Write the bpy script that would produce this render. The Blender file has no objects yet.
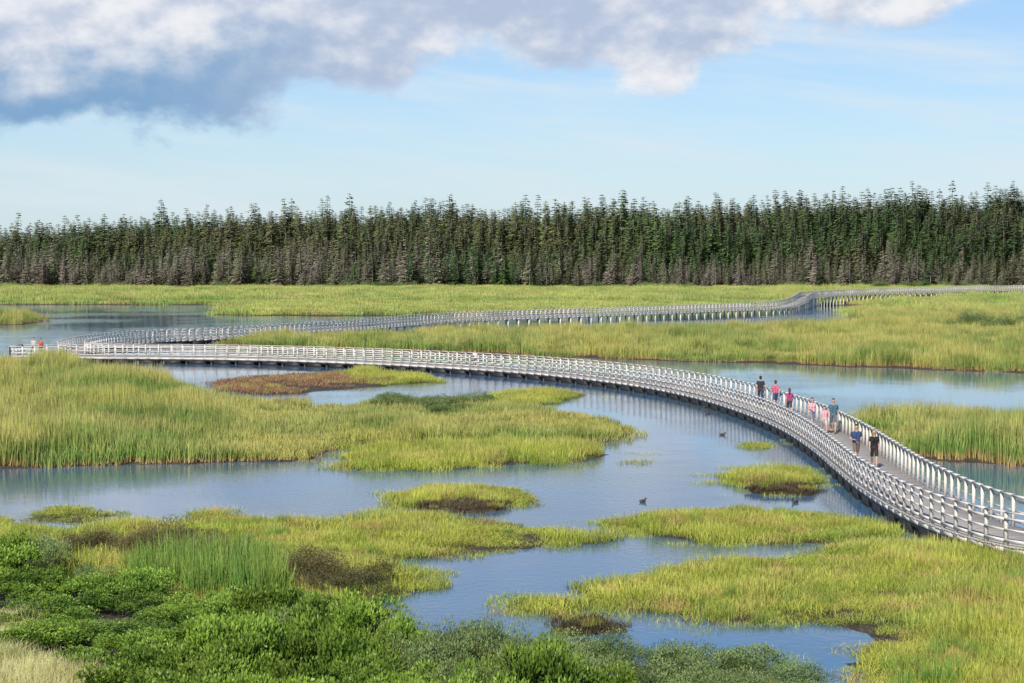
import bpy, math, random
import numpy as np
from mathutils import Vector
R=np.random.RandomState(7); random.seed(7)
sc=bpy.context.scene
sc.view_settings.view_transform='Standard'; sc.view_settings.look='None'; sc.view_settings.exposure=0

# ------------------------------------------------------------------ helpers
TAB=np.random.RandomState(3).rand(256,256)
def vn(x,y):
    xi=np.floor(x).astype(int); yi=np.floor(y).astype(int)
    fx=x-xi; fy=y-yi; fx=fx*fx*(3-2*fx); fy=fy*fy*(3-2*fy)
    a=TAB[xi%256,yi%256]; b=TAB[(xi+1)%256,yi%256]; c=TAB[xi%256,(yi+1)%256]; d=TAB[(xi+1)%256,(yi+1)%256]
    return (a*(1-fx)+b*fx)*(1-fy)+(c*(1-fx)+d*fx)*fy
def fbm(x,y,o=3):
    s=0;a=.5;t=0
    for i in range(o):
        s=s+a*vn(x*2**i+17*i,y*2**i+5*i); t+=a; a*=.5
    return s/t-.5
def sdist(poly,x,y):
    P=np.array(poly,float); n=len(P)
    d=np.full(x.shape,1e9); ins=np.zeros(x.shape,bool)
    for i in range(n):
        ax,ay=P[i]; bx,by=P[(i+1)%n]
        ex,ey=bx-ax,by-ay
        t=np.clip(((x-ax)*ex+(y-ay)*ey)/(ex*ex+ey*ey+1e-9),0,1)
        d=np.minimum(d,(x-ax-t*ex)**2+(y-ay-t*ey)**2)
        if ay!=by:
            c=((ay>y)!=(by>y))&(x<ex*(y-ay)/ey+ax); ins^=c
    d=np.sqrt(d); return np.where(ins,d,-d)
def sdc(poly,x,y,m=4.):
    P=np.array(poly); out=np.full(x.shape,-m)
    k=(x>P[:,0].min()-m)&(x<P[:,0].max()+m)&(y>P[:,1].min()-m)&(y<P[:,1].max()+m)
    if k.any(): out[k]=np.maximum(sdist(poly,x[k],y[k]),-m)
    return out
def edge_noise(x,y):
    a=np.clip(0.008*y,0.35,2.2)
    return fbm(x*0.45,y*0.22,3)*2.6*a+fbm(x*1.7,y*1.1,2)*1.1+fbm(x*4.7,y*3.3,2)*.6

# ------------------------------------------------------------------ land outlines (metres; camera dune at the origin, +Y inland)
LAND={
'reedL':[(-52.0,172.7),(-43.4,169.6),(-37.0,163.8),(-28.8,150.8),(-22.2,137.7),(-18.9,127.5),(-14.6,125.8),(-10.7,124.2),(-8.7,127.5),(-6.6,130.1),(-2.0,126.7),(2.9,120.3),(6.1,113.1),(7.6,108.0),(6.6,103.8),(2.4,101.1),(-4.1,100.0),(-8.1,99.5),(-8.5,93.6),(-14.4,92.2),(-18.7,90.9),(-22.9,89.6),(-34,88.8),(-60,88),(-70,172)],
'limeL':[(-7.9,89.2),(-8.1,96.4),(-7.5,99.0),(-4.1,100.5),(4.4,101.1),(5.6,96.4),(4.3,93.1),(-1.4,90.2),(-5.0,88.8)],
'mud':[(-22.6,149.6),(-21.4,160.7),(-14.8,163.4),(-10.5,160.7),(-8.0,153.2),(-11.0,144),(-16.3,139.7),(-20.6,139.7)],
'stripB':[(-14,163.4),(-13.5,169.1),(-11.2,168.7),(-10.2,163),(-5.7,159.3),(-5.1,152),(-9.2,150.8)],
'stripC':[(-1.8,131.9),(-.8,138.7),(2.7,142.9),(5,137.7),(3.1,130.1),(.5,128.4)],
'isl2':[(-5,77.9),(-4.9,80.4),(-3,82.8),(-.5,82.6),(1.3,80.4),(1.6,78.2),(.5,76.1),(-1.2,74.9),(-3.2,74.5),(-4.5,75.8)],
'isl3':[(2.6,71.4),(5.1,73.8),(9.3,75.3),(12.6,72.4),(13.8,70.6),(13.8,68.1),(11.9,66.5),(10.2,65.8),(7.5,66),(4.6,67.6)],
'isl4':[(9.0,85.6),(10.5,88.3),(12.5,89.9),(14.2,87.6),(13.8,83.3),(11.7,80.9),(9.8,80.6),(9.1,83)],
'isl5':[(10.8,100.5),(12.2,103.2),(13.6,101.1),(13.4,98.5),(11.2,97.4)],
'tuft':[(-18.0,73.2),(-17.8,76.2),(-15.6,76.0),(-14.4,73.6),(-15,71.3),(-17,71.2)],
'g1':[(-30,74),(-22.9,74.8),(-18.6,72.5),(-15.6,68.8),(-13.9,72.0),(-12.3,70.6),(-11.6,74.2),(-10.6,75.4),(-9.0,72.0),(-6.5,71.4),(-3.4,73.4),(-0.8,72.5),(1.2,69.6),(3.5,67.9),(2.9,66.0),(0.3,64.4),(-2.3,62.7),(-3.8,61.9),(-2.1,59.8),(-1.8,57.6),(-3.1,55.7),(-3.6,55.2),(-3.2,52.8),(-4.4,48.5),(-11.0,43.0),(-30,43.0)],
'g5':[(1.5,56.9),(2.6,58.3),(4.1,59.3),(5.8,61.9),(8.7,63.1),(10.3,65.7),(12.8,66.0),(16.3,63.8),(21.3,61.9),(32,58),(32,36),(6.5,38.0),(7.1,42.0),(7.3,45.0),(8.1,47.9),(8.5,50.5),(7.9,51.6),(6.4,51.2),(4.9,51.8),(3.4,53.3),(1.8,54.5)],
'g6':[(-0.3,54.3),(0.1,56.2),(1.5,55.6),(2.3,53.8),(1.2,52.4),(0.0,52.9)],
'bush':[(-40,62),(-18.3,59.9),(-15.1,59.0),(-13.3,58.6),(-11.4,56.9),(-10.5,55.1),(-7.6,52.2),(-4.6,50.4),(-2.7,48.5),(-0.7,47.3),(0.6,46.0),(5,44),(12,32),(60,26),(60,-40),(-60,-40)],
'bushd':[(-2.6,47.6),(-1.0,48.1),(1.1,47.4),(3.0,46.8),(4.7,46.2),(6.4,45.2),(7.5,43.3),(6.7,38.4),(-2.2,38.4)],
'reedD':[(17.8,112),(18.6,104),(19.3,98),(20,93),(23,89.5),(30,88),(60,84),(70,108),(45,113),(28,113)],
'reedB':[(-33,216),(-31.7,213),(-21.9,206),(-11.8,200),(-1.2,196),(8.3,188),(17,183),(25.6,178),(33,171),(42,164),(51,161),(90,150),(120,300),(120,420),(75,400),(58,350),(52,300),(45.8,270),(32,256),(11.6,247),(-14,236),(-30,226)],
'farA':[(-420,404),(-140,402),(-90,408),(-58,404),(-53,372),(-50,335),(-30,326),(-10,333),(20,345),(42,366),(55,395),(80,410),(120,380),(420,380),(2500,500),(2500,3400),(-2500,3400),(-2500,480)],
'reedFL':[(-130,270),(-76,277),(-69,290),(-74,312),(-130,320)],
}
PEAT={'isl2b':[(-3.4,76.8),(-1.5,77.2),(-.3,76.6),(-.5,75.0),(-2.,74.2),(-3.4,74.5)],'isl4b':[(9.9,82.0),(11.5,82.3),(12.6,81.4),(11.8,79.9),(10,79.8)],'g6b':[(1.4,51.6),(2.6,51.6),(2.8,50.3),(1.5,50.2)]}
def land_sd(x,y,names=None):
    s=np.full(x.shape,-4.)
    for k,p in LAND.items():
        if names and k not in names: continue
        s=np.maximum(s,sdc(p,x,y))
    return s
def hillmax(x):
    return np.interp(x,[-300,-190,-130,-80,60,130,190,300],[7,9,12.5,15,15.5,18,21,24])
def sstep(a,b,t):
    t=np.clip((t-a)/(b-a),0,1); return t*t*(3-2*t)
def dune(x,y,sdb=None):
    if sdb is None: sdb=sdc(LAND['bush'],x,y,3.)
    z=0.06*np.clip(sdb,0,14)*sstep(20,-2,x)+np.clip(34-y,0,60)*0.185
    z=z+np.clip(sdb,0,2)*.3*fbm(x*.33,y*.4,2)*sstep(20,-2,x)
    return z*(sdb>-2.9)
def height(x,y,sd):
    e=sd+edge_noise(x,y)
    z=np.clip(e*0.13-.07,-0.55,0.10)
    z=z+np.where(e>0,fbm(x*.8,y*.8,2)*.1,0)
    for p in PEAT.values():
        s=sdc(p,x,y,1.5)+fbm(x*1.5,y*1.5,2)*.9; z=np.maximum(z,np.clip((s+.15)*.5,-.5,.20+fbm(x*3,y*3,2)*.2))
    z=z+dune(x,y)
    z=z+sstep(595,800,y)*(hillmax(x)+fbm(x*.012,y*.012,2)*5)
    return z,e
def ground_at(x,y):
    return height(x,y,land_sd(x,y))

# ------------------------------------------------------------------ material helpers
def newmat(name):
    m=bpy.data.materials.new(name); m.use_nodes=True
    nt=m.node_tree; nt.nodes.clear(); return m,nt
def N(nt,t,**kw):
    n=nt.nodes.new(t)
    for k,v in kw.items():
        if k in n.inputs: n.inputs[k].default_value=v
        else: setattr(n,k,v)
    return n
def c4(c): return (c[0],c[1],c[2],1)
def mixc(nt,fac,a,b,bt='MIX'):
    m=N(nt,'ShaderNodeMix',data_type='RGBA',blend_type=bt)
    for s,v in ((m.inputs[0],fac),(m.inputs[6],a),(m.inputs[7],b)):
        if hasattr(v,'is_linked') or hasattr(v,'links'): nt.links.new(v,s)
        elif isinstance(v,(int,float)): s.default_value=v
        else: s.default_value=c4(v)
    return m.outputs[2]
def mth(nt,op,a,b=None,c=None,clamp=False):
    m=N(nt,'ShaderNodeMath',operation=op); m.use_clamp=clamp
    for i,v in enumerate((a,b,c)):
        if v is None: continue
        if isinstance(v,(int,float)): m.inputs[i].default_value=v
        else: nt.links.new(v,m.inputs[i])
    return m.outputs[0]
def noise(nt,vec,scale,detail=3,rough=.5):
    n=N(nt,'ShaderNodeTexNoise',Scale=scale,Detail=detail,Roughness=rough)
    if vec is not None: nt.links.new(vec,n.inputs['Vector'])
    return n.outputs['Fac']
def ramp01(nt,v,a,b):
    m=N(nt,'ShaderNodeMapRange'); m.interpolation_type='SMOOTHSTEP'
    nt.links.new(v,m.inputs[0]); m.inputs[1].default_value=a; m.inputs[2].default_value=b
    return m.outputs[0]
def vegmat(name,base,mid,tip,alt,scale=.15,trans=.3,rnd=.35,lo=.42,hi=.6,rough=.55,alt2=None,tipf=.8):
    m,nt=newmat(name)
    g=N(nt,'ShaderNodeNewGeometry').outputs['Position']
    t=N(nt,'ShaderNodeAttribute',attribute_name='t').outputs['Fac']
    n=ramp01(nt,noise(nt,g,scale,4,.6),lo,hi)
    col=mixc(nt,n,mid,alt)
    if alt2: col=mixc(nt,ramp01(nt,noise(nt,g,scale*2.7,3,.6),.52,.66),col,alt2)
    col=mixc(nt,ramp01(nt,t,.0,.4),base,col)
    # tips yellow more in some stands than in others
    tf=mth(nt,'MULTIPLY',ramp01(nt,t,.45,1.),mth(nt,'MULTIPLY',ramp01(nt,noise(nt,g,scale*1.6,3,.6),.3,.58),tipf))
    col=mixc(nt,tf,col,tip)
    r=N(nt,'ShaderNodeAttribute',attribute_name='r').outputs['Fac']
    oi=N(nt,'ShaderNodeObjectInfo').outputs['Random']
    k=mth(nt,'ADD',mth(nt,'MULTIPLY',mth(nt,'ADD',r,oi),rnd),1-rnd)
    vm=N(nt,'ShaderNodeVectorMath',operation='SCALE'); nt.links.new(col,vm.inputs[0]); nt.links.new(k,vm.inputs['Scale'])
    col=vm.outputs[0]
    p=N(nt,'ShaderNodeBsdfPrincipled',Roughness=rough); p.inputs['Specular IOR Level'].default_value=.3
    nt.links.new(col,p.inputs['Base Color'])
    o=N(nt,'ShaderNodeOutputMaterial')
    if trans>0:
        tr=N(nt,'ShaderNodeBsdfTranslucent'); nt.links.new(col,tr.inputs[0])
        mx=N(nt,'ShaderNodeMixShader'); mx.inputs[0].default_value=trans
        nt.links.new(p.outputs[0],mx.inputs[1]); nt.links.new(tr.outputs[0],mx.inputs[2]); nt.links.new(mx.outputs[0],o.inputs[0])
    else: nt.links.new(p.outputs[0],o.inputs[0])
    return m
def simple(name,col,rough=.7,var=.15,scale=6.):
    m,nt=newmat(name)
    g=N(nt,'ShaderNodeNewGeometry').outputs['Position']
    n=noise(nt,g,scale,3)
    c=mixc(nt,n,[v*(1-var) for v in col],[min(1,v*(1+var)) for v in col])
    p=N(nt,'ShaderNodeBsdfPrincipled',Roughness=rough); nt.links.new(c,p.inputs['Base Color'])
    o=N(nt,'ShaderNodeOutputMaterial'); nt.links.new(p.outputs[0],o.inputs[0]); return m

# ------------------------------------------------------------------ mesh helper
def mkmesh(name,V,F,mats=(),attrs=None,fm=None,smooth=False):
    me=bpy.data.meshes.new(name); V=np.asarray(V,np.float32)
    me.vertices.add(len(V)); me.vertices.foreach_set('co',V.ravel())
    if isinstance(F,list) and F and isinstance(F[0],np.ndarray):
        loops=np.concatenate([f.ravel() for f in F]); tot=np.concatenate([np.full(len(f),f.shape[1]) for f in F])
    else:
        loops=np.array([i for f in F for i in f]); tot=np.array([len(f) for f in F])
    st=np.concatenate([[0],np.cumsum(tot)[:-1]])
    me.loops.add(len(loops)); me.loops.foreach_set('vertex_index',loops.astype(np.int32))
    me.polygons.add(len(tot)); me.polygons.foreach_set('loop_start',st.astype(np.int32)); me.polygons.foreach_set('loop_total',tot.astype(np.int32))
    if smooth: me.polygons.foreach_set('use_smooth',np.ones(len(tot),bool))
    for m in mats: me.materials.append(m)
    if fm is not None: me.polygons.foreach_set('material_index',np.asarray(fm,np.int32))
    me.update(calc_edges=True)
    if attrs:
        for k,(v,ty) in attrs.items():
            a=me.attributes.new(k,ty,'POINT'); a.data.foreach_set('value',v)
    return me
def addobj(name,me,parent=None,loc=None):
    o=bpy.data.objects.new(name,me); sc.collection.objects.link(o)
    if parent: o.parent=parent
    if loc: o.location=loc
    return o

# ------------------------------------------------------------------ ground sheet
xs=np.concatenate([np.linspace(-3000,-400,10),np.arange(-340,-110,8),np.arange(-110,-30,1.0),np.arange(-30,30,.3),np.arange(30,110,1.0),np.arange(110,350,8),np.linspace(400,3000,10)])
ys=np.concatenate([np.arange(-40,30,4),np.arange(30,110,.3),np.arange(110,180,.5),np.arange(180,440,1.2),np.arange(440,900,10),np.linspace(920,3200,12)])
GX,GY=np.meshgrid(xs,ys); gx=GX.ravel(); gy=GY.ravel()
gz,ge=ground_at(gx,gy)
nx,ny=len(xs),len(ys); idx=np.arange(nx*ny).reshape(ny,nx)
Q=np.stack([idx[:-1,:-1].ravel(),idx[:-1,1:].ravel(),idx[1:,1:].ravel(),idx[1:,:-1].ravel()],1)
m,nt=newmat('marsh_soil')
g=N(nt,'ShaderNodeNewGeometry').outputs['Position']
a=mixc(nt,ramp01(nt,noise(nt,g,.5,4),.4,.6),(.045,.034,.018),(.06,.05,.024))
a=mixc(nt,ramp01(nt,noise(nt,g,6,3),.45,.7),a,(.10,.08,.045))
p=N(nt,'ShaderNodeBsdfPrincipled',Roughness=.9); nt.links.new(a,p.inputs['Base Color'])
o=N(nt,'ShaderNodeOutputMaterial'); nt.links.new(p.outputs[0],o.inputs[0])
addobj('ground',mkmesh('ground',np.stack([gx,gy,gz],1),[Q],[m],smooth=True))

# ------------------------------------------------------------------ water
m,nt=newmat('marsh_water')
g=N(nt,'ShaderNodeNewGeometry').outputs['Position']
mp=N(nt,'ShaderNodeMapping'); nt.links.new(g,mp.inputs[0]); mp.inputs['Scale'].default_value=(1.3,1.0,1)
w1=noise(nt,mp.outputs[0],2.6,3,.55); w2=noise(nt,mp.outputs[0],.35,2)
patch=ramp01(nt,noise(nt,g,.045,3),.38,.62)
hgt=mth(nt,'ADD',mth(nt,'MULTIPLY',w1,mth(nt,'ADD',mth(nt,'MULTIPLY',patch,.8),.08)),mth(nt,'MULTIPLY',w2,.45))
b=N(nt,'ShaderNodeBump',Strength=1.); b.inputs['Distance'].default_value=.020; nt.links.new(hgt,b.inputs['Height'])
p=N(nt,'ShaderNodeBsdfPrincipled',Roughness=.05,IOR=1.38)
nt.links.new(mixc(nt,ramp01(nt,noise(nt,g,.09,3),.4,.65),(.07,.17,.30),(.10,.17,.23)),p.inputs['Base Color'])
nt.links.new(b.outputs[0],p.inputs['Normal'])
o=N(nt,'ShaderNodeOutputMaterial'); nt.links.new(p.outputs[0],o.inputs[0])
addobj('water',mkmesh('water',[(-600,36,0),(600,36,0),(600,590,0),(-600,590,0)],[[0,1,2,3]],[m]))

# ------------------------------------------------------------------ plant parts
def blades(n,rad,h0,h1,w,lean,bend=.25,seed=0,square=True):
    r=np.random.RandomState(seed)
    px=(r.rand(n)-.5)*2*rad; py=(r.rand(n)-.5)*2*rad
    if not square:
        q=rad*np.sqrt(r.rand(n)); th=r.rand(n)*6.28; px=q*np.cos(th); py=q*np.sin(th)
    H=h0+(h1-h0)*r.rand(n)**.8; th=r.rand(n)*6.283; ln=np.abs(r.randn(n))*lean
    f=r.rand(n)*6.283
    T=[0,.4,.75,1]; W=[1,.9,.6,0]
    V=[];tt=[]
    for t,wd in zip(T,W):
        off=H*(ln*t+bend*t*t*ln*3)
        cx=px+np.cos(th)*off; cy=py+np.sin(th)*off; cz=H*t*(1-.35*t*np.clip(ln*2,0,1))
        if wd>0:
            for s in (-1,1):
                V.append(np.stack([cx+s*np.cos(f)*w*wd/2,cy+s*np.sin(f)*w*wd/2,cz],1)); tt.append(np.full(n,t))
        else:
            V.append(np.stack([cx,cy,cz],1)); tt.append(np.full(n,t))
    V=np.stack(V,1).reshape(-1,3); tt=np.stack(tt,1).ravel(); rr=np.repeat(r.rand(n),7)
    b=(np.arange(n)*7)[:,None]
    q=np.concatenate([b+np.array([[0,1,3,2]]),b+np.array([[2,3,5,4]])]); t3=b+np.array([[4,5,6]])
    V[:,2]-=.04
    return V,[q,t3],{'t':(tt.astype(np.float32),'FLOAT'),'r':(rr.astype(np.float32),'FLOAT')}
def blade_src(name,mat,k=4,**kw):
    col=bpy.data.collections.new(name+'_source')
    for i in range(k):
        V,F,A=blades(seed=i*13+len(name),**kw)
        o=bpy.data.objects.new('%s_clump_%02d'%(name,i),mkmesh(name,V,F,[mat],A)); col.objects.link(o)
    return col
def leaves(P,D,L,W,r):
    n=len(P); D=D/np.linalg.norm(D,axis=1)[:,None]
    s=np.cross(D,r.randn(n,3)); s/=np.linalg.norm(s,axis=1)[:,None]+1e-6
    nn=np.cross(D,s)
    L=L[:,None];W=W[:,None]
    V=np.stack([P,P+D*L*.5+s*W*.5+nn*W*.15,P+D*L,P+D*L*.5-s*W*.5+nn*W*.15],1).reshape(-1,3)
    b=(np.arange(n)*4)[:,None]
    return V,b+np.array([[0,1,2]]),b+np.array([[0,2,3]])
def bush_src(name,mat,bark,k=4,n=2200,rad=.85,ht=1.0,ll=.085,lw=.045):
    col=bpy.data.collections.new(name+'_source')
    for i in range(k):
        r=np.random.RandomState(100+i*7+len(name))
        C=np.stack([(r.rand(9)-.5)*1.3*rad,(r.rand(9)-.5)*1.3*rad,.3*ht+r.rand(9)*.5*ht],1); CR=.22+r.rand(9)*.2
        c=r.randint(0,9,n); d=r.randn(n,3); d[:,2]=np.abs(d[:,2])*.9-.1; d/=np.linalg.norm(d,axis=1)[:,None]
        P=C[c]+d*(CR[c]*(.6+.5*r.rand(n)))[:,None]*np.array([1,1,.9])*rad/.85
        D=d*.8+np.array([0,0,.7])+r.randn(n,3)*.45
        V,f1,f2=leaves(P,D,ll*(.7+.6*r.rand(n)),lw*(.8+.4*r.rand(n)),r)
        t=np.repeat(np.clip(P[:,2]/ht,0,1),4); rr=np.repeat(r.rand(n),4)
        F=[tuple(x) for x in f1]+[tuple(x) for x in f2]; fm=[0]*len(F); V=list(map(tuple,V)); t=list(t); rr=list(rr)
        for j in range(9):
            b=len(V); e=C[j]; dx=np.array([.015,0,0]); dy=np.array([0,.015,0])
            for q,s in ((np.array([0,0,-.1]),1.3),(e,.5)):
                for w_ in (dx,dy,-dx,-dy): V.append(tuple(q+w_*s)); t.append(.3); rr.append(.5)
            for q in range(4): F.append((b+q,b+(q+1)%4,b+4+(q+1)%4,b+4+q)); fm.append(1)
        me=mkmesh(name,V,F,[mat,bark],{'t':(np.array(t,np.float32),'FLOAT'),'r':(np.array(rr,np.float32),'FLOAT')},fm)
        o=bpy.data.objects.new('%s_plant_%02d'%(name,i),me); col.objects.link(o)
    return col
def spruce_src(name,mat,bark,k=5,H=12,dead=0.):
    col=bpy.data.collections.new(name+'_source')
    for i in range(k):
        r=np.random.RandomState(40+i*3+int(dead*100))
        V=[];F=[];fm=[];t=[];rr=[]
        lean=(r.rand(2)-.5)*.9
        for a_ in range(6):
            z=H*a_/5.; rad=.16*(1-a_/5.)+.02
            for s in range(6):
                V.append((lean[0]*(z/H)**2+rad*math.cos(s*1.047),lean[1]*(z/H)**2+rad*math.sin(s*1.047),z-.5 if a_==0 else z)); t.append(.5); rr.append(.5)
        for a_ in range(5):
            for s in range(6): F.append((a_*6+s,a_*6+(s+1)%6,a_*6+6+(s+1)%6,a_*6+6+s)); fm.append(1)
        Rm=(2.6+r.rand()*1.5)*H/12
        lv=22
        for l in range(lv):
            u=(l+r.rand()*.6)/lv; z=H*(.06+.93*u)
            nb=r.randint(5,8) if u<.9 else 4
            Lr=Rm*(1-u)**.95*(.6+.55*r.rand())+.10
            if u<.2: Lr*=.75+u
            for b_ in range(nb):
                an=r.rand()*6.283; L=Lr*(.45+.8*r.rand())
                if dead and r.rand()<.1: continue
                dr=-.25-.2*r.rand() if u<.75 else .25
                dx,dy=math.cos(an),math.sin(an); cx,cy=lean[0]*(z/H)**2,lean[1]*(z/H)**2
                s0=len(V); px_,py_=-dy*.03,dx*.03
                V+=[(cx+px_,cy+py_,z),(cx-px_,cy-py_,z),(cx+dx*L,cy+dy*L,z+dr*L*.7)]; t+=[.5]*3; rr+=[.5]*3
                F.append((s0,s0+1,s0+2)); fm.append(1)
                nf=max(2,int(L*3.2)); 
                for q in range(nf):
                    v=.2+.8*(q+r.rand())/nf
                    x0=cx+dx*L*v; y0=cy+dy*L*v; z0=z+dr*L*v*.7
                    sz=(.38+.40*r.rand())*(.62 if dead else 1.)*(1.1-.6*u)
                    sa=an+(r.rand()-.5)*2.4; sl=sz*(1.1+ .6*r.rand())*(1.2 if dead else 1)
                    ex,ey=math.cos(sa),math.sin(sa); wx,wy=-ey*sz*.5,ex*sz*.5
                    tz=z0+ (r.rand()-.65)*.5*sl
                    b=len(V)
                    V+=[(x0-wx*.6,y0-wy*.6,z0+.1*r.rand()),(x0+wx*.6,y0+wy*.6,z0-.25*sz*r.rand()),(x0+ex*sl+wx,y0+ey*sl+wy,tz-.2*sz),(x0+ex*sl*1.2-wx*.3,y0+ey*sl*1.2-wy*.3,tz)]
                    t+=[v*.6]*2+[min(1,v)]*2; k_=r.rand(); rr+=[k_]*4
                    F.append((b,b+1,b+2,b+3)); fm.append(0)
        me=mkmesh(name,V,F,[mat,bark],{'t':(np.array(t,np.float32),'FLOAT'),'r':(np.array(rr,np.float32),'FLOAT')},fm)
        o=bpy.data.objects.new('%s_tree_%02d'%(name,i),me); col.objects.link(o)
    return col
def instances(name,X,Y,Z,S,col,k,sz=None):
    n=len(X); r=np.random.RandomState(len(name)+n%97)
    V=np.stack([X,Y,Z],1)
    me=bpy.data.meshes.new(name); me.vertices.add(n); me.vertices.foreach_set('co',V.astype(np.float32).ravel())
    for nm,v,ty in (('scl',S.astype(np.float32),'FLOAT'),('rot',(r.rand(n)*6.283).astype(np.float32),'FLOAT'),('idx',r.randint(0,k,n).astype(np.int32),'INT'),('vs',(sz if sz is not None else np.ones(n)).astype(np.float32),'FLOAT')):
        a=me.attributes.new(nm,ty,'POINT'); a.data.foreach_set('value',v)
    ob=addobj(name,me)
    ng=bpy.data.node_groups.new(name+'_scatter','GeometryNodeTree')
    ng.interface.new_socket('Geometry',in_out='INPUT',socket_type='NodeSocketGeometry'); ng.interface.new_socket('Geometry',in_out='OUTPUT',socket_type='NodeSocketGeometry')
    gi=ng.nodes.new('NodeGroupInput'); go=ng.nodes.new('NodeGroupOutput')
    ip=ng.nodes.new('GeometryNodeInstanceOnPoints'); ci=ng.nodes.new('GeometryNodeCollectionInfo')
    ci.inputs['Collection'].default_value=col; ci.inputs['Separate Children'].default_value=True; ci.inputs['Reset Children'].default_value=True
    def at(nm,dt):
        q=ng.nodes.new('GeometryNodeInputNamedAttribute'); q.data_type=dt; q.inputs['Name'].default_value=nm; return q.outputs['Attribute']
    L=ng.links.new
    cr=ng.nodes.new('ShaderNodeCombineXYZ'); L(at('rot','FLOAT'),cr.inputs[2])
    cs=ng.nodes.new('ShaderNodeCombineXYZ'); s_=at('scl','FLOAT'); L(s_,cs.inputs[0]); L(s_,cs.inputs[1])
    mm=ng.nodes.new('ShaderNodeMath'); mm.operation='MULTIPLY'; L(s_,mm.inputs[0]); L(at('vs','FLOAT'),mm.inputs[1]); L(mm.outputs[0],cs.inputs[2])
    L(gi.outputs[0],ip.inputs['Points']); L(ci.outputs[0],ip.inputs['Instance']); ip.inputs['Pick Instance'].default_value=True
    L(at('idx','INT'),ip.inputs['Instance Index']); L(cr.outputs[0],ip.inputs['Rotation']); L(cs.outputs[0],ip.inputs['Scale'])
    L(ip.outputs[0],go.inputs[0])
    md=ob.modifiers.new('scatter','NODES'); md.node_group=ng
    return ob
def scatter(names,dens,thr=.0,soft=1.3,clip=None,excl=None,exm=.0,inside=None,sparse=0.0,zoff=0.,patchy=0.):
    """random plants on the land of the named outlines; returns x,y,z,edge"""
    OX=[];OY=[]
    for k in names:
        P=np.array(LAND[k]); x0,y0=P.min(0)-2; x1,y1=P.max(0)+2
        if clip: x0=max(x0,clip[0]);x1=min(x1,clip[1]);y0=max(y0,clip[2]);y1=min(y1,clip[3])
        if x1<=x0 or y1<=y0: continue
        n=int((x1-x0)*(y1-y0)*dens); x=x0+R.rand(n)*(x1-x0); y=y0+R.rand(n)*(y1-y0)
        kk=np.abs(x)<.285*y+9; x=x[kk];y=y[kk]
        s=sdc(LAND[k],x,y)+edge_noise(x,y)
        pr=np.clip((s-thr)/soft,0,1)+np.where(s>thr-1.8,sparse,0)
        if patchy: pr=pr*np.clip(.5+patchy*fbm(x*.6,y*.35,3)*4,.02,1)
        kk=R.rand(len(x))<pr; OX.append(x[kk]);OY.append(y[kk])
    x=np.concatenate(OX);y=np.concatenate(OY)
    if inside is not None:
        kk=np.zeros(len(x),bool)
        for q in inside: kk|=sdist(q,x,y)+fbm(x*.5,y*.5)*2>0
        x=x[kk];y=y[kk]
    if excl is not None:
        kk=np.ones(len(x),bool)
        for q in excl: kk&=sdist(q,x,y)+fbm(x*.5+9,y*.5)*1.2<exm
        x=x[kk];y=y[kk]
    z,e=ground_at(x,y)
    return x,y,np.maximum(z,-.12)+zoff,e

# materials ---------------------------------------------------------
bark=simple('bark',(.20,.17,.145),.9)
M_reed=vegmat('cattail_leaf',(.46,.31,.13),(.17,.29,.06),(.58,.50,.17),(.38,.39,.09),.07,alt2=(.11,.20,.04),rnd=.5,trans=.12,tipf=.85)
M_reedf=vegmat('far_reed_leaf',(.34,.26,.10),(.17,.28,.06),(.48,.48,.15),(.34,.40,.09),.035,trans=0,alt2=(.38,.33,.12),rnd=.5)
M_lime=vegmat('marsh_grass_leaf',(.15,.14,.05),(.37,.43,.06),(.66,.60,.17),(.23,.34,.05),.22,lo=.45,hi=.68,alt2=(.46,.37,.12),rnd=.6,trans=.2,tipf=.75)
M_sedge=vegmat('sedge_leaf',(.05,.09,.02),(.14,.28,.05),(.34,.44,.10),(.20,.32,.05),.5,trans=.15)
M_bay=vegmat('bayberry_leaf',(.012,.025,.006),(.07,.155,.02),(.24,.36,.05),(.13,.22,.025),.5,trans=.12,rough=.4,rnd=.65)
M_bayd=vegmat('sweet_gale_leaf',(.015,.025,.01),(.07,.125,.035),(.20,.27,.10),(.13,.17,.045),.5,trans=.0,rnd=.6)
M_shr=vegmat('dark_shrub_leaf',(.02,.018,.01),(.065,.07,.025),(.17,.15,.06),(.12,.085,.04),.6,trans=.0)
M_dune=vegmat('dune_grass_leaf',(.2,.19,.07),(.52,.50,.20),(.75,.70,.36),(.36,.42,.12),.4,trans=.15)
M_red=vegmat('glasswort_leaf',(.12,.08,.045),(.27,.14,.08),(.40,.24,.14),(.28,.22,.09),.25,rnd=.5,trans=0)
M_peat=vegmat('peat_grass_leaf',(.03,.02,.012),(.085,.05,.028),(.17,.12,.07),(.09,.08,.03),.9,rnd=.6,trans=0)
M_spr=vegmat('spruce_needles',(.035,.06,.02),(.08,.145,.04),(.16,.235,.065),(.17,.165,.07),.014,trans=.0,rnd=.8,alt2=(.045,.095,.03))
M_dead=vegmat('dead_spruce_twigs',(.18,.15,.12),(.27,.225,.17),(.38,.325,.26),(.18,.18,.09),.03,trans=.0,rnd=.65)

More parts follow.
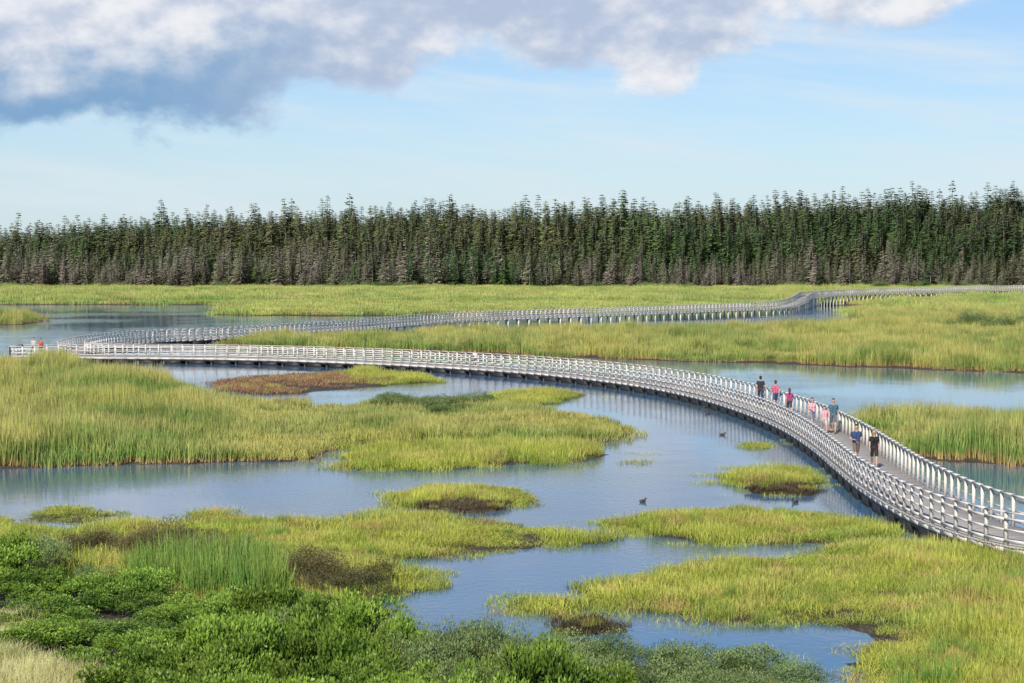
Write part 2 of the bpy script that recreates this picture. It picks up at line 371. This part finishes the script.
S_reed=blade_src('cattail_reeds',M_reed,n=110,rad=.75,h0=.7,h1=1.75,w=.032,lean=.09)
S_far=blade_src('far_reeds',M_reedf,n=140,rad=2.0,h0=.7,h1=1.6,w=.09,lean=.08)
S_lime=blade_src('marsh_grass',M_lime,k=5,n=230,rad=.6,h0=.08,h1=.50,w=.014,lean=.25,square=False)
S_sedge=blade_src('tall_sedge',M_sedge,n=120,rad=.5,h0=.5,h1=1.25,w=.02,lean=.14,square=False)
S_dune=blade_src('dune_grass',M_dune,n=220,rad=.45,h0=.35,h1=.8,w=.012,lean=.3,square=False)
S_red=blade_src('glasswort',M_red,n=160,rad=.9,h0=.08,h1=.28,w=.03,lean=.4,square=False)
S_peat=blade_src('peat_grass',M_peat,n=90,rad=.4,h0=.05,h1=.22,w=.018,lean=.5,square=False)
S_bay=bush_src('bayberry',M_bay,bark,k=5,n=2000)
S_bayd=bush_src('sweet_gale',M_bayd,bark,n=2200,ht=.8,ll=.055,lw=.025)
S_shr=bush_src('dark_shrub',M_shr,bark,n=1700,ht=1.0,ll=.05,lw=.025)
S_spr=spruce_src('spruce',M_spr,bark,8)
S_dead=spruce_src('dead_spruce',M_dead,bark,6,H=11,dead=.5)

# scattering --------------------------------------------------------
duneG=[(-18,50.5),(-12.9,50),(-11.4,48),(-10.8,44.5),(-8.4,40),(-7,33),(-18,33)]
domeShr=[(-9.2,122),(-6.5,127),(-2.5,124.5),(-3,120.5),(-6,119.5)]
tallG=[(-11.5,59.5),(-7.0,59),(-6.0,56),(-6.0,53),(-9,54.5),(-11,57)]
shr1=[(-7.2,58.2),(-4.0,58.0),(-3.6,54.8),(-6.2,54.3)]; shr2=[(-15,64.5),(-9.5,64.3),(-8.5,60.5),(-12,60)]
PL=list(PEAT.values())
def reg(name,args,s0,s1,src,k,hf=None,amp=1.,**kw):
    x,y,z,e=scatter(**args)
    S=s0+(s1-s0)*R.rand(len(x)); vs=1+amp*1.3*fbm(x*.22,y*.12,3)
    vs=vs*np.clip(.5+e*.25,.45,1)
    if hf is not None: vs=vs*hf(x,y)
    instances(name,x,y,z,S,src,k,vs); print(name,len(x))
low=lambda x,y: 1-.52*sstep(-4,4,x+.148*y)*(x<12)
reg('cattail_reeds',dict(names=['reedL','reedD'],dens=1.7,clip=(-60,60,80,175),excl=[domeShr]),.8,1.15,S_reed,4,hf=low,amp=1.5)
reg('cattail_reeds',dict(names=['reedB','reedFL'],dens=.55,clip=(-120,120,150,330)),.75,1.15,S_reed,4)
reg('far_marsh_reeds',dict(names=['farA','reedB'],dens=.15,clip=(-240,260,318,602)),.8,1.15,S_far,4,hf=lambda x,y:1-.35*((y<420)&(x<70)))
reg('marsh_grass',dict(names=['g1','g5','g6','isl2','isl3','isl4','isl5','tuft'],dens=5.3,clip=(-30,30,36,110),sparse=.06,excl=[LAND['bush']]+PL,exm=.1),.55,1.4,S_lime,5,amp=1.7)
reg('marsh_grass',dict(names=['limeL','stripB','stripC'],dens=3.0,sparse=.06),.8,1.6,S_lime,5)
reg('glasswort',dict(names=['mud'],dens=2.6,sparse=.06,patchy=.6),.7,1.6,S_red,4)
reg('marsh_grass',dict(names=['mud'],dens=.3,patchy=1.),.5,1.0,S_lime,5)
allP=[]
for q in PL:
    P=np.array(q); x=P[:,0].min()-.5+R.rand(110)*(np.ptp(P[:,0])+1.); y=P[:,1].min()-.5+R.rand(110)*(np.ptp(P[:,1])+1.)
    kk=sdist(q,x,y)+fbm(x*1.5,y*1.5,2)*.9>-.1; allP.append(np.stack([x[kk],y[kk]],1))
allP=np.concatenate(allP); z,_=ground_at(allP[:,0],allP[:,1]); instances('peat_grass',allP[:,0],allP[:,1],z,.5+.8*R.rand(len(z)),S_peat,4)
kk=R.rand(len(allP))<.12; instances('marsh_grass',allP[kk,0],allP[kk,1],z[kk],.3+.4*R.rand(kk.sum()),S_lime,5)
reg('tall_sedge',dict(names=['g1'],dens=2.4,inside=[tallG]),.7,1.3,S_sedge,4,amp=1.5)
reg('tall_sedge',dict(names=['g5'],dens=.9,patchy=1.,inside=[[(8,50),(12,49),(22,49),(24,38),(8,38)]]),.45,.85,S_sedge,4)
reg('tall_sedge',dict(names=['g5','g1','isl3'],dens=.35,patchy=1.,clip=(-30,30,44,80),excl=[LAND['bush']]),.3,.6,S_sedge,4)
reg('dune_grass',dict(names=['bush'],dens=6,clip=(-20,-5,33,52),inside=[duneG]),.8,1.2,S_dune,4)
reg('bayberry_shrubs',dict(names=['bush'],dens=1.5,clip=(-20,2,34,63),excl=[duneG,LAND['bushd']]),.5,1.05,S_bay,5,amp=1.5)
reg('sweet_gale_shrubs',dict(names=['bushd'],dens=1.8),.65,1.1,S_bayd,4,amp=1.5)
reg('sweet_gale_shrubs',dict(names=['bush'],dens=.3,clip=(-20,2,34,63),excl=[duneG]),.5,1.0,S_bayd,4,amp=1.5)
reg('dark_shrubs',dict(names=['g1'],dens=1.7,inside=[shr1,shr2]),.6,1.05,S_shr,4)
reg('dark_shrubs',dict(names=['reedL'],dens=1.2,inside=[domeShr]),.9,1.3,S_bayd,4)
reg('dark_shrubs',dict(names=['reedB'],dens=.12,inside=[[(57,262),(60,245),(78,240),(80,262)]]),1.8,2.6,S_bayd,4)

# forest
n=11000; x=(R.rand(n)-.5)*620; y=590+R.rand(n)**1.15*262+fbm(x*.03,x*0+3,3)*26
kk=np.abs(x)<.30*y+15; x=x[kk];y=y[kk]
z,_=ground_at(x,y)
pd=np.clip((648-y)/60+fbm(x*.02,y*.03,2)*2.8,0.03,.88)
dd=R.rand(len(x))<pd
S=(.42+.75*R.rand(len(x))**.8)*(1.+1.1*fbm(x*.035,y*.035))+.35*(R.rand(len(x))<.05)
Sg=S*(.66+.34*sstep(600,690,y))
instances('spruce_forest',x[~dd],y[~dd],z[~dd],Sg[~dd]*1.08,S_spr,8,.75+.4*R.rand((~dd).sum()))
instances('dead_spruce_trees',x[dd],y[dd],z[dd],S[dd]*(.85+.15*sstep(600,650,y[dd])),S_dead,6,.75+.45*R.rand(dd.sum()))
n=700; x=(R.rand(n)-.5)*420; y=588+R.rand(n)*14; z,_=ground_at(x,y)
kk=fbm(x*.03,y*.03,2)>-.02; x=x[kk];y=y[kk];z=z[kk]
instances('forest_edge_shrubs',x,y,z,1.2+1.8*R.rand(len(x)),S_bayd,4)

# ------------------------------------------------------------------ boardwalk
class Boxes:
    def __init__(s): s.V=[];s.F=[]
    def box(s,c,ax,ay,az):
        c=np.array(c,float);ax=np.array(ax,float);ay=np.array(ay,float);az=np.array(az,float)
        b=len(s.V)
        for k in (-1,1):
            for j,i in ((-1,-1),(-1,1),(1,1),(1,-1)): s.V.append(c+ax*i+ay*j+az*k)
        f=[(b,b+3,b+2,b+1),(b+4,b+5,b+6,b+7),(b,b+1,b+5,b+4),(b+1,b+2,b+6,b+5),(b+2,b+3,b+7,b+6),(b+3,b,b+4,b+7)]
        if np.dot(np.cross(ax,ay),az)<0: f=[q[::-1] for q in f]
        s.F+=f
    def beam(s,p,q,w,h):
        p=np.array(p,float);q=np.array(q,float);d=q-p;L=np.linalg.norm(d);u=d/L
        sd=np.cross(u,[0,0,1]);sd/=np.linalg.norm(sd);up=np.cross(sd,u)
        s.box((p+q)/2,u*L/2,sd*w/2,up*h/2)
def catmull(P,step):
    P=np.array(P,float); P=np.vstack([2*P[0]-P[1],P,2*P[-1]-P[-2]]); out=[]
    for i in range(1,len(P)-2):
        for t in np.linspace(0,1,40,endpoint=False):
            out.append(.5*((2*P[i])+(-P[i-1]+P[i+1])*t+(2*P[i-1]-5*P[i]+4*P[i+1]-P[i+2])*t*t+(-P[i-1]+3*P[i]-3*P[i+1]+P[i+2])*t**3))
    out=np.array(out); s=np.concatenate([[0],np.cumsum(np.linalg.norm(np.diff(out,axis=0),axis=1))])
    q=np.arange(0,s[-1],step); return np.stack([np.interp(q,s,out[:,0]),np.interp(q,s,out[:,1])],1)
path=[(21,57.3),(17.6,59.2),(15.4,61.4),(14.3,65),(13.7,70),(13.6,78),(13.9,86),(14.25,96),(14.2,107),(13.4,118),(11.9,129),(9.5,139),(6.5,147),(2.9,154),(-1,159.6),(-5.9,165),(-11.3,170),(-18.7,175),(-25,178),(-32,179.8),(-37.4,180.4),(-40.6,182.6),(-42.6,187),(-43.6,196),(-43.2,207),(-39.8,218),(-33,227),(-23,247),(-9,280),(13.7,308),(31,330),(44,347),(51,365),(57,388),(70,415),(88,440),(125,480),(180,520)]
W=2.6; DZ=.6
pl=catmull(path,.15); tg=np.gradient(pl,axis=0); tg/=np.linalg.norm(tg,axis=1)[:,None]; nr=np.stack([tg[:,1],-tg[:,0]],1)
dzl=DZ+.25*sstep(225,300,pl[:,1])+1.15*sstep(345,385,pl[:,1])
deck=Boxes();rail=Boxes();flo=Boxes()
def A3(v,z): return (v[0],v[1],z)
for i in range(len(pl)):
    ov=R.uniform(.03,.07)
    c=pl[i]+nr[i]*W/2
    deck.box(A3(c,dzl[i]-.02),A3(tg[i]*.068,0),A3(nr[i]*(W/2+ov),0),(0,0,.02))
st=7
for side in (0,1):
    pr=None
    for j in range(0,len(pl),st):
        o_=pl[j]+nr[j]*(W-.07 if side else .07); Z=dzl[j]
        rail.box(A3(o_,Z+.5),A3(tg[j]*.055,0),A3(nr[j]*.05,0),(0,0,.5))
        if pr is not None:
            p_,q_,Zp=pr[0],o_,pr[1]
            inn=nr[j]*(-.075 if side else .075)
            rail.beam(A3(p_,Zp+1.04),A3(q_,Z+1.04),.15,.04)
            for hz,hh in ((.83,.08),(.50,.06),(.17,.08)):
                rail.beam(A3(p_-inn,Zp+hz),A3(q_-inn,Z+hz),.03,hh)
            rail.beam(A3(p_-inn*1.1,Zp-.12),A3(q_-inn*1.1,Z-.12),.05,.14)
            if pl[j,1]<240: flo.beam(A3(p_-inn*.6,Zp-.27),A3(q_-inn*.6,Z-.27),.09,.15)
        pr=(o_,Z)
for j in range(0,len(pl)-14,16):
    c=pl[j+6]+nr[j+6]*W/2; Z=dzl[j]
    if pl[j,1]<240: flo.box(A3(c,.11),A3(tg[j+6]*.74,0),A3(nr[j+6]*(W/2+.03),0),(0,0,.22))
    for sd_ in (.12,W-.12):
        e_=pl[j+13]+nr[j+13]*sd_; (flo if pl[j,1]<240 else rail).box(A3(e_,Z/2-.45),A3(tg[j]*.09,0),A3(nr[j]*.09,0),(0,0,Z/2+.2))
# viewing platform at the bend
px0,px1,py0,py1=-44.6,-41.3,177.5,182
for k in range(int((px1-px0)/.15)):
    deck.box((px0+.075+k*.15,(py0+py1)/2,DZ-.02),(.068,0,0),(0,(py1-py0)/2,0),(0,0,.02))
cs=[(px1,py0),(px0,py0),(px0,py1),(px1,py1)]
for a_,b_ in zip(cs[:-1],cs[1:]):
    a_=np.array(a_);b_=np.array(b_);L=np.linalg.norm(b_-a_);n_=int(L/1.05)
    for k in range(n_+1):
        o_=a_+(b_-a_)*k/n_; rail.box(A3(o_,DZ+.5),(.055,0,0),(0,.05,0),(0,0,.5))
    for hz,w_,hh in ((1.04,.15,.04),(.82,.03,.09),(.5,.03,.07),(.18,.03,.09),(-.15,.05,.2)):
        rail.beam(A3(a_,DZ+hz),A3(b_,DZ+hz),w_,hh)
flo.box(((px0+px1)/2,(py0+py1)/2,.13),(1.5,0,0),(0,2.1,0),(0,0,.24))
deck.box((-40.9,181.0,DZ-.055),(1.0,0,0),(0,.9,0),(0,0,.008))
def woodmat(name,c0,c1):
    m,nt=newmat(name); g=N(nt,'ShaderNodeNewGeometry').outputs['Position']; ri=N(nt,'ShaderNodeNewGeometry').outputs['Random Per Island']
    c=mixc(nt,ri,c0,c1); c=mixc(nt,mth(nt,'MULTIPLY',ramp01(nt,noise(nt,g,3,4,.7),.5,.8),.5),c,[v*.6 for v in c0])
    p=N(nt,'ShaderNodeBsdfPrincipled',Roughness=.75); nt.links.new(c,p.inputs['Base Color'])
    o=N(nt,'ShaderNodeOutputMaterial'); nt.links.new(p.outputs[0],o.inputs[0]); return m
bw=addobj('boardwalk',None)
addobj('deck_planks',mkmesh('deck',deck.V,deck.F,[woodmat('weathered_deck',(.40,.36,.33),(.52,.48,.44))]),bw)
addobj('railing',mkmesh('railing',rail.V,rail.F,[woodmat('weathered_rail',(.58,.55,.51),(.80,.76,.70))]),bw)
addobj('floats_and_piles',mkmesh('floats',flo.V,flo.F,[simple('tarred_timber',(.022,.02,.02),.6)]),bw)

# ------------------------------------------------------------------ figures (tapered limbs fused into one skin)
def capsule(a,b,ra,rb,ns=12,nh=4):
    a=np.array(a,float);b=np.array(b,float);d=b-a;L=np.linalg.norm(d)
    u=d/L if L>1e-6 else np.array([0,0,1.]); h=np.array([1,0,0]) if abs(u[0])<.8 else np.array([0,1,0.])
    s=np.cross(u,h);s/=np.linalg.norm(s);t=np.cross(u,s)
    rings=[(a-u*ra*math.cos(k*math.pi/2/nh),max(ra*math.sin(k*math.pi/2/nh),1e-4)) for k in range(nh+1)]
    rings+=[(b+u*rb*math.sin(k*math.pi/2/nh),max(rb*math.cos(k*math.pi/2/nh),1e-4)) for k in range(nh+1)]
    V=[];F=[]
    for c,r in rings:
        for q in range(ns): V.append(c+(s*math.cos(6.2832*q/ns)+t*math.sin(6.2832*q/ns))*r)
    m_=len(rings)
    for i in range(m_-1):
        for q in range(ns): F.append((i*ns+q,i*ns+(q+1)%ns,(i+1)*ns+(q+1)%ns,(i+1)*ns+q))
    F.append(tuple(range(ns))[::-1]); F.append(tuple((m_-1)*ns+q for q in range(ns)))
    return V,F
def fuse(name,caps,mats,voxel,loc,rot,scale=1.,smooth=2):
    V=[];F=[]
    for a,b,ra,rb,l in caps:
        v,f=capsule(a,b,ra,rb); o_=len(V); V+=v; F+=[tuple(i+o_ for i in q) for q in f]
    me=mkmesh(name,V,F); tmp=bpy.data.objects.new(name+'_tmp',me); sc.collection.objects.link(tmp)
    md=tmp.modifiers.new('r','REMESH'); md.mode='VOXEL'; md.voxel_size=voxel
    md=tmp.modifiers.new('s','SMOOTH'); md.iterations=smooth; md.factor=.5
    dg=bpy.context.evaluated_depsgraph_get(); out=bpy.data.meshes.new_from_object(tmp.evaluated_get(dg))
    bpy.data.objects.remove(tmp)
    nf=len(out.polygons); C=np.empty(nf*3,np.float32); out.polygons.foreach_get('center',C); C=C.reshape(-1,3)
    best=np.full(nf,1e9); lab=np.zeros(nf,int)
    for a,b,ra,rb,l in caps:
        a=np.array(a);b=np.array(b);d=b-a; t=np.clip(((C-a)@d)/(d@d+1e-9),0,1)
        dist=np.linalg.norm(C-(a+t[:,None]*d),axis=1)-(ra+(rb-ra)*t); k=dist<best; best[k]=dist[k]; lab[k]=l
    for m_ in mats: out.materials.append(m_)
    out.polygons.foreach_set('material_index',lab.astype(np.int32)); out.polygons.foreach_set('use_smooth',np.ones(nf,bool)); out.update()
    ob=addobj(name,out); ob.location=loc; ob.rotation_euler=(0,0,rot); ob.scale=(scale,)*3; return ob
skinM=simple('skin',(.55,.33,.24),.5,.05); shoeM=simple('shoe',(.06,.05,.05),.6); eyeM=simple('eye',(.02,.015,.01),.3)
def cloth(n,c): return simple(n,c,.85,.12,20)
def person(kind,loc,rot,h,shirt,pants,hair,phase=1,shorts=True,dress=False,longhair=False,arms='swing'):
    # labels 0 skin 1 shirt 2 pants 3 hair 4 shoe 5 eye
    f=kind=='woman'; sw=.165 if f else .19; hw=.085
    c=[]
    st=.17*phase
    for s in (-1,1):
        hip=(s*hw,0,.92); kn=(s*(hw+.005),-s*st-.05,.50); an=(s*hw,-s*st*1.5+(.10 if s*st<0 else .0)*1,.10 if s*st>0 else .13)
        if dress: l1=l2=0
        else: l1=2; l2=0 if shorts else 2
        km=tuple(hip[i]*.25+kn[i]*.75 for i in range(3))
        c.append((hip,km,.092,.070 if not shorts else .078,l1)); c.append((km,kn,.064,.055,0 if (shorts or dress) else 2))
        c.append((kn,(an[0],an[1],an[2]+.12),.055 if l2==0 else .066,.042 if l2==0 else .058,l2)); c.append(((an[0],an[1],an[2]+.12),an,.04,.036,0 if l2==0 else 2))
        c.append(((an[0],an[1]+.02,an[2]-.045),(an[0]+s*.015,an[1]-.14,an[2]-.06),.042,.034,4))
        sh=(s*sw,0,1.41)
        if arms=='swing': el=(s*(sw+.06),s*st*.7+.03,1.12); wr=(s*(sw+.05),s*st*1.1-.09,.90)
        else: el=(s*(sw+.07),.03,1.13); wr=(s*(sw-.02),-.20,1.12)
        mid=tuple((sh[i]+el[i])/2 for i in range(3))
        c.append((sh,mid,.058,.052,1)); c.append((mid,el,.042,.038,0)); c.append((el,wr,.037,.026,0))
        d=np.array(wr)-np.array(el); d/=np.linalg.norm(d); side=np.array([0,1.,0]) if abs(d[1])<.7 else np.array([1.,0,0])
        pm=np.array(wr)+d*.08; c.append((wr,tuple(pm),.028,.03,0))
        for q,ln in enumerate((.065,.08,.075,.055)):
            b0=pm+side*(q-1.5)*.02; b1=b0+d*ln*.55; b2=b1+d*ln*.4+np.array([-s*.02,-.01,0])
            c.append((tuple(b0),tuple(b1),.011,.010,0)); c.append((tuple(b1),tuple(b2),.010,.008,0))
        t0=np.array(wr)+d*.03-side*.025; c.append((tuple(t0),tuple(t0+d*.04-side*.03),.012,.010,0))
        c.append(((s*.085,0,1.0),(s*.075,0,1.13),.095,.088 if f else .098,1)); c.append(((s*.075,0,1.13),(s*.09,0,1.30),.088 if f else .098,.105,1))
        c.append(((s*.09,0,1.30),(s*(sw-.045),.005,1.405),.10,.062,1))
        if f: c.append(((s*.07,-.07,1.27),(s*.07,-.08,1.27),.06,.055,1))
        c.append(((s*.078,0,1.555+.05),(s*.082,0,1.59+.05),.014,.014,0))
        c.append(((s*.032,-.088,1.655),(s*.033,-.09,1.655),.011,.011,5))
    c.append(((-.06,0,.95),(.06,0,.95),.115 if f else .108,.115 if f else .108,1 if dress else 2))
    if dress:
        c.append(((-.06,0,.9),(-.10,0,.62),.12,.13,1)); c.append(((.06,0,.9),(.10,0,.62),.12,.13,1)); c.append(((0,0,.9),(0,0,.62),.14,.15,1))
    c.append(((-.06,.005,1.40),(.06,.005,1.40),.075,.075,1)); c.append(((0,.0,1.44),(0,-.01,1.57),.052,.05,0))
    c.append(((0,-.005,1.67),(0,-.02,1.60),.083,.06,0)); c.append(((0,.01,1.68),(0,-.01,1.68),.088,.084,0))
    c.append(((0,-.05,1.565),(0,-.06,1.57),.035,.03,0)); c.append(((0,-.092,1.65),(0,-.107,1.625),.010,.014,0)); c.append(((-.018,-.088,1.593),(.018,-.088,1.593),.007,.007,1))
    c.append(((0,.03,1.70),(0,-.01,1.725),.088,.075,3)); c.append(((0,.04,1.70),(0,.055,1.62),.08,.06,3))
    if longhair: c.append(((0,.06,1.66),(0,.085,1.42),.075,.05,3))
    return fuse(kind,c,[skinM,cloth('shirt_cloth',shirt),cloth('pants_cloth',pants),simple('hair',hair,.6),shoeM,eyeM],.010,loc,rot,h/1.79)
brown=(.05,.03,.018);blk=(.012,.01,.01)
pi=math.pi
person('man',(15.1,121.3,DZ),pi-.1,1.76,(.03,.03,.05),(.04,.04,.06),blk,1,False)
person('woman',(15.55,117.8,DZ),pi+.1,1.70,(.55,.12,.20),(.05,.07,.14),brown,-1,True)
person('woman',(15.6,112.2,DZ),pi,1.60,(.35,.05,.18),(.05,.05,.08),brown,1,True,longhair=True)
person('woman',(15.65,104.0,DZ),.2,1.65,(.68,.38,.42),(.25,.22,.3),brown,-1,True,longhair=True,arms='bent')
person('child',(15.85,101.2,DZ),.1,1.42,(.65,.35,.45),(.5,.45,.45),brown,1,True)
person('man',(16.3,101.2,DZ),-.1,1.80,(.05,.13,.18),(.10,.13,.17),brown,1,True)
person('man',(14.85,86.0,DZ),.1,1.75,(.03,.06,.15),(.16,.13,.10),blk,-1,True,arms='bent')
person('woman',(15.3,84.2,DZ),-.1,1.68,(.012,.012,.015),(.02,.02,.025),(.35,.2,.09),1,True,longhair=True)
person('child',(-3.0,162.6,DZ),.4,1.45,(.7,.68,.65),(.3,.3,.35),brown,1,True)
person('woman',(-42.3,179.3,DZ),.3,1.70,(.6,.1,.08),(.05,.05,.09),blk,1,False)
person('man',(-43.2,180.3,DZ),-.3,1.78,(.5,.48,.45),(.05,.05,.07),brown,-1,False)
# ducks
fe=simple('duck_feathers',(.08,.06,.045),.7,.4,30); feh=simple('duck_head_feathers',(.04,.035,.025),.6); bil=simple('duck_bill',(.10,.08,.03),.5)
def duck(loc,rot,s=1.):
    c=[((0,.13,.05),(0,-.02,.06),.075,.095,0),((0,-.02,.06),(0,-.12,.07),.095,.065,0),((0,.13,.06),(0,.24,.11),.055,.02,0),
       ((.05,.12,.09),(.06,-.05,.09),.035,.05,0),((-.05,.12,.09),(-.06,-.05,.09),.035,.05,0),
       ((0,-.13,.09),(0,-.17,.17),.045,.032,1),((0,-.17,.18),(0,-.195,.18),.042,.036,1),((0,-.22,.175),(0,-.28,.165),.018,.016,2)]
    return fuse('duck',c,[fe,feh,bil],.009,loc,rot,s)
for dx_,dy_,dr_,ds_ in ((5.1,77.6,2.2,.75),(11.0,77.4,-.9,.8),(12.6,142.5,1.0,.95),(12.2,126.6,2.4,.9),(11.9,121.5,-1.2,.85),(11.3,107.0,1.2,.8),(-3,60.2,1.2,.7)): duck((dx_,dy_,0),dr_,ds_)

# ------------------------------------------------------------------ light & sky
SE,SA=math.radians(36),math.radians(197)   # sun elevation, azimuth from +Y clockwise
sd=Vector((math.sin(SA)*math.cos(SE),math.cos(SA)*math.cos(SE),math.sin(SE)))
l=bpy.data.lights.new('sun','SUN'); l.energy=5.0; l.angle=math.radians(.5); l.color=(1,.93,.81)
lo=bpy.data.objects.new('sun',l); sc.collection.objects.link(lo); lo.rotation_euler=sd.to_track_quat('Z','Y').to_euler()
w=bpy.data.worlds.new('World'); sc.world=w; w.use_nodes=True; nt=w.node_tree; nt.nodes.clear()
sky=N(nt,'ShaderNodeTexSky'); sky.sky_type='NISHITA'; sky.sun_disc=False; sky.sun_elevation=SE; sky.sun_rotation=SA; sky.air_density=1.; sky.dust_density=.2; sky.ozone_density=3
tc=N(nt,'ShaderNodeTexCoord').outputs['Generated']
sp=N(nt,'ShaderNodeSeparateXYZ'); nt.links.new(tc,sp.inputs[0]); X_,Y_,Z_=sp.outputs
az=mth(nt,'ARCTAN2',X_,Y_)
px_=mth(nt,'ADD',mth(nt,'MULTIPLY',az,1/.512),.5)
cr=N(nt,'ShaderNodeValToRGB'); nt.links.new(px_,cr.inputs[0]); el=cr.color_ramp
pts=[(0,.058),(.1,.061),(.2,.069),(.29,.079),(.38,.086),(.43,.100),(.48,.098),(.56,.089),(.66,.082),(.71,.100),(.79,.106),(.88,.114),(.95,.128),(1.,.138)]
while len(el.elements)<len(pts): el.elements.new(.5)
for e_,(p0,v0) in zip(el.elements,pts): e_.position=p0; e_.color=(v0*5,)*3+(1,)
bnd=mth(nt,'DIVIDE',cr.outputs[0],5.)
cv=N(nt,'ShaderNodeCombineXYZ'); nt.links.new(az,cv.inputs[0]); nt.links.new(mth(nt,'MULTIPLY',Z_,1.5),cv.inputs[1])
def cnoise(off,sc_,d,r=.5):
    ad=N(nt,'ShaderNodeVectorMath',operation='ADD'); nt.links.new(cv.outputs[0],ad.inputs[0]); ad.inputs[1].default_value=off
    return noise(nt,ad.outputs[0],sc_,d,r)
n1=cnoise((0,0,0),18,8,.56); n1b=cnoise((-.004,.012,0),18,6,.54); n2=cnoise((3,1,0),7,3); n3=cnoise((7,2,0),34,6,.62)
dz=mth(nt,'SUBTRACT',Z_,bnd)
den=mth(nt,'ADD',dz,mth(nt,'MULTIPLY',mth(nt,'SUBTRACT',n1,.5),.080))
mask=ramp01(nt,den,-.004,.011)
mask=mth(nt,'MULTIPLY',mask,mth(nt,'SUBTRACT',1.,ramp01(nt,Z_,.14,.20)))
edge=mth(nt,'MULTIPLY',mth(nt,'SUBTRACT',n1,n1b),3.0)          # sunlit side of each puff
lit=mth(nt,'ADD',mth(nt,'ADD',edge,mth(nt,'MULTIPLY',mth(nt,'SUBTRACT',n3,.5),.5)),mth(nt,'MULTIPLY',ramp01(nt,n2,.38,.64),.6))
shade=ramp01(nt,lit,-.15,.95)
ccol=mixc(nt,shade,(4.6,5.5,7.2),(8.7,8.8,9.1))
left=mth(nt,'MULTIPLY',mth(nt,'SUBTRACT',1.,ramp01(nt,px_,.14,.40)),mth(nt,'SUBTRACT',1.,ramp01(nt,mth(nt,'ADD',den,mth(nt,'MULTIPLY',n2,.03)),.030,.070)))
ccol=mixc(nt,mth(nt,'MULTIPLY',left,.92),ccol,(1.9,3.7,6.1))
cv2=N(nt,'ShaderNodeCombineXYZ'); nt.links.new(az,cv2.inputs[0]); nt.links.new(mth(nt,'ADD',mth(nt,'MULTIPLY',Z_,9.),mth(nt,'MULTIPLY',az,1.)),cv2.inputs[1])
wis=mth(nt,'ADD',mth(nt,'MULTIPLY',ramp01(nt,noise(nt,cv2.outputs[0],5,6,.6),.40,.70),.6),.12)
tint=mixc(nt,1.,sky.outputs[0],(.82,.94,1.13),'MULTIPLY')
hz=mth(nt,'MULTIPLY',mth(nt,'SUBTRACT',1.,ramp01(nt,Z_,.0,.10)),.55)
tint=mixc(nt,hz,tint,(5.7,7.2,8.3))
c1=mixc(nt,mth(nt,'MULTIPLY',wis,mth(nt,'SUBTRACT',1.,ramp01(nt,Z_,.13,.25))),tint,(7.2,8.1,8.8))
c2=mixc(nt,mask,c1,ccol)
bg=N(nt,'ShaderNodeBackground',Strength=.1); nt.links.new(c2,bg.inputs[0])
o=N(nt,'ShaderNodeOutputWorld'); nt.links.new(bg.outputs[0],o.inputs[0])

# ------------------------------------------------------------------ camera
cam=bpy.data.cameras.new('camera'); cam.lens=70.3; cam.sensor_width=36; cam.clip_end=8000; cam.clip_start=.5
co=bpy.data.objects.new('camera',cam); sc.collection.objects.link(co); co.location=(0,0,9.5)
co.rotation_euler=(math.radians(90-2.39),0,0); sc.camera=co
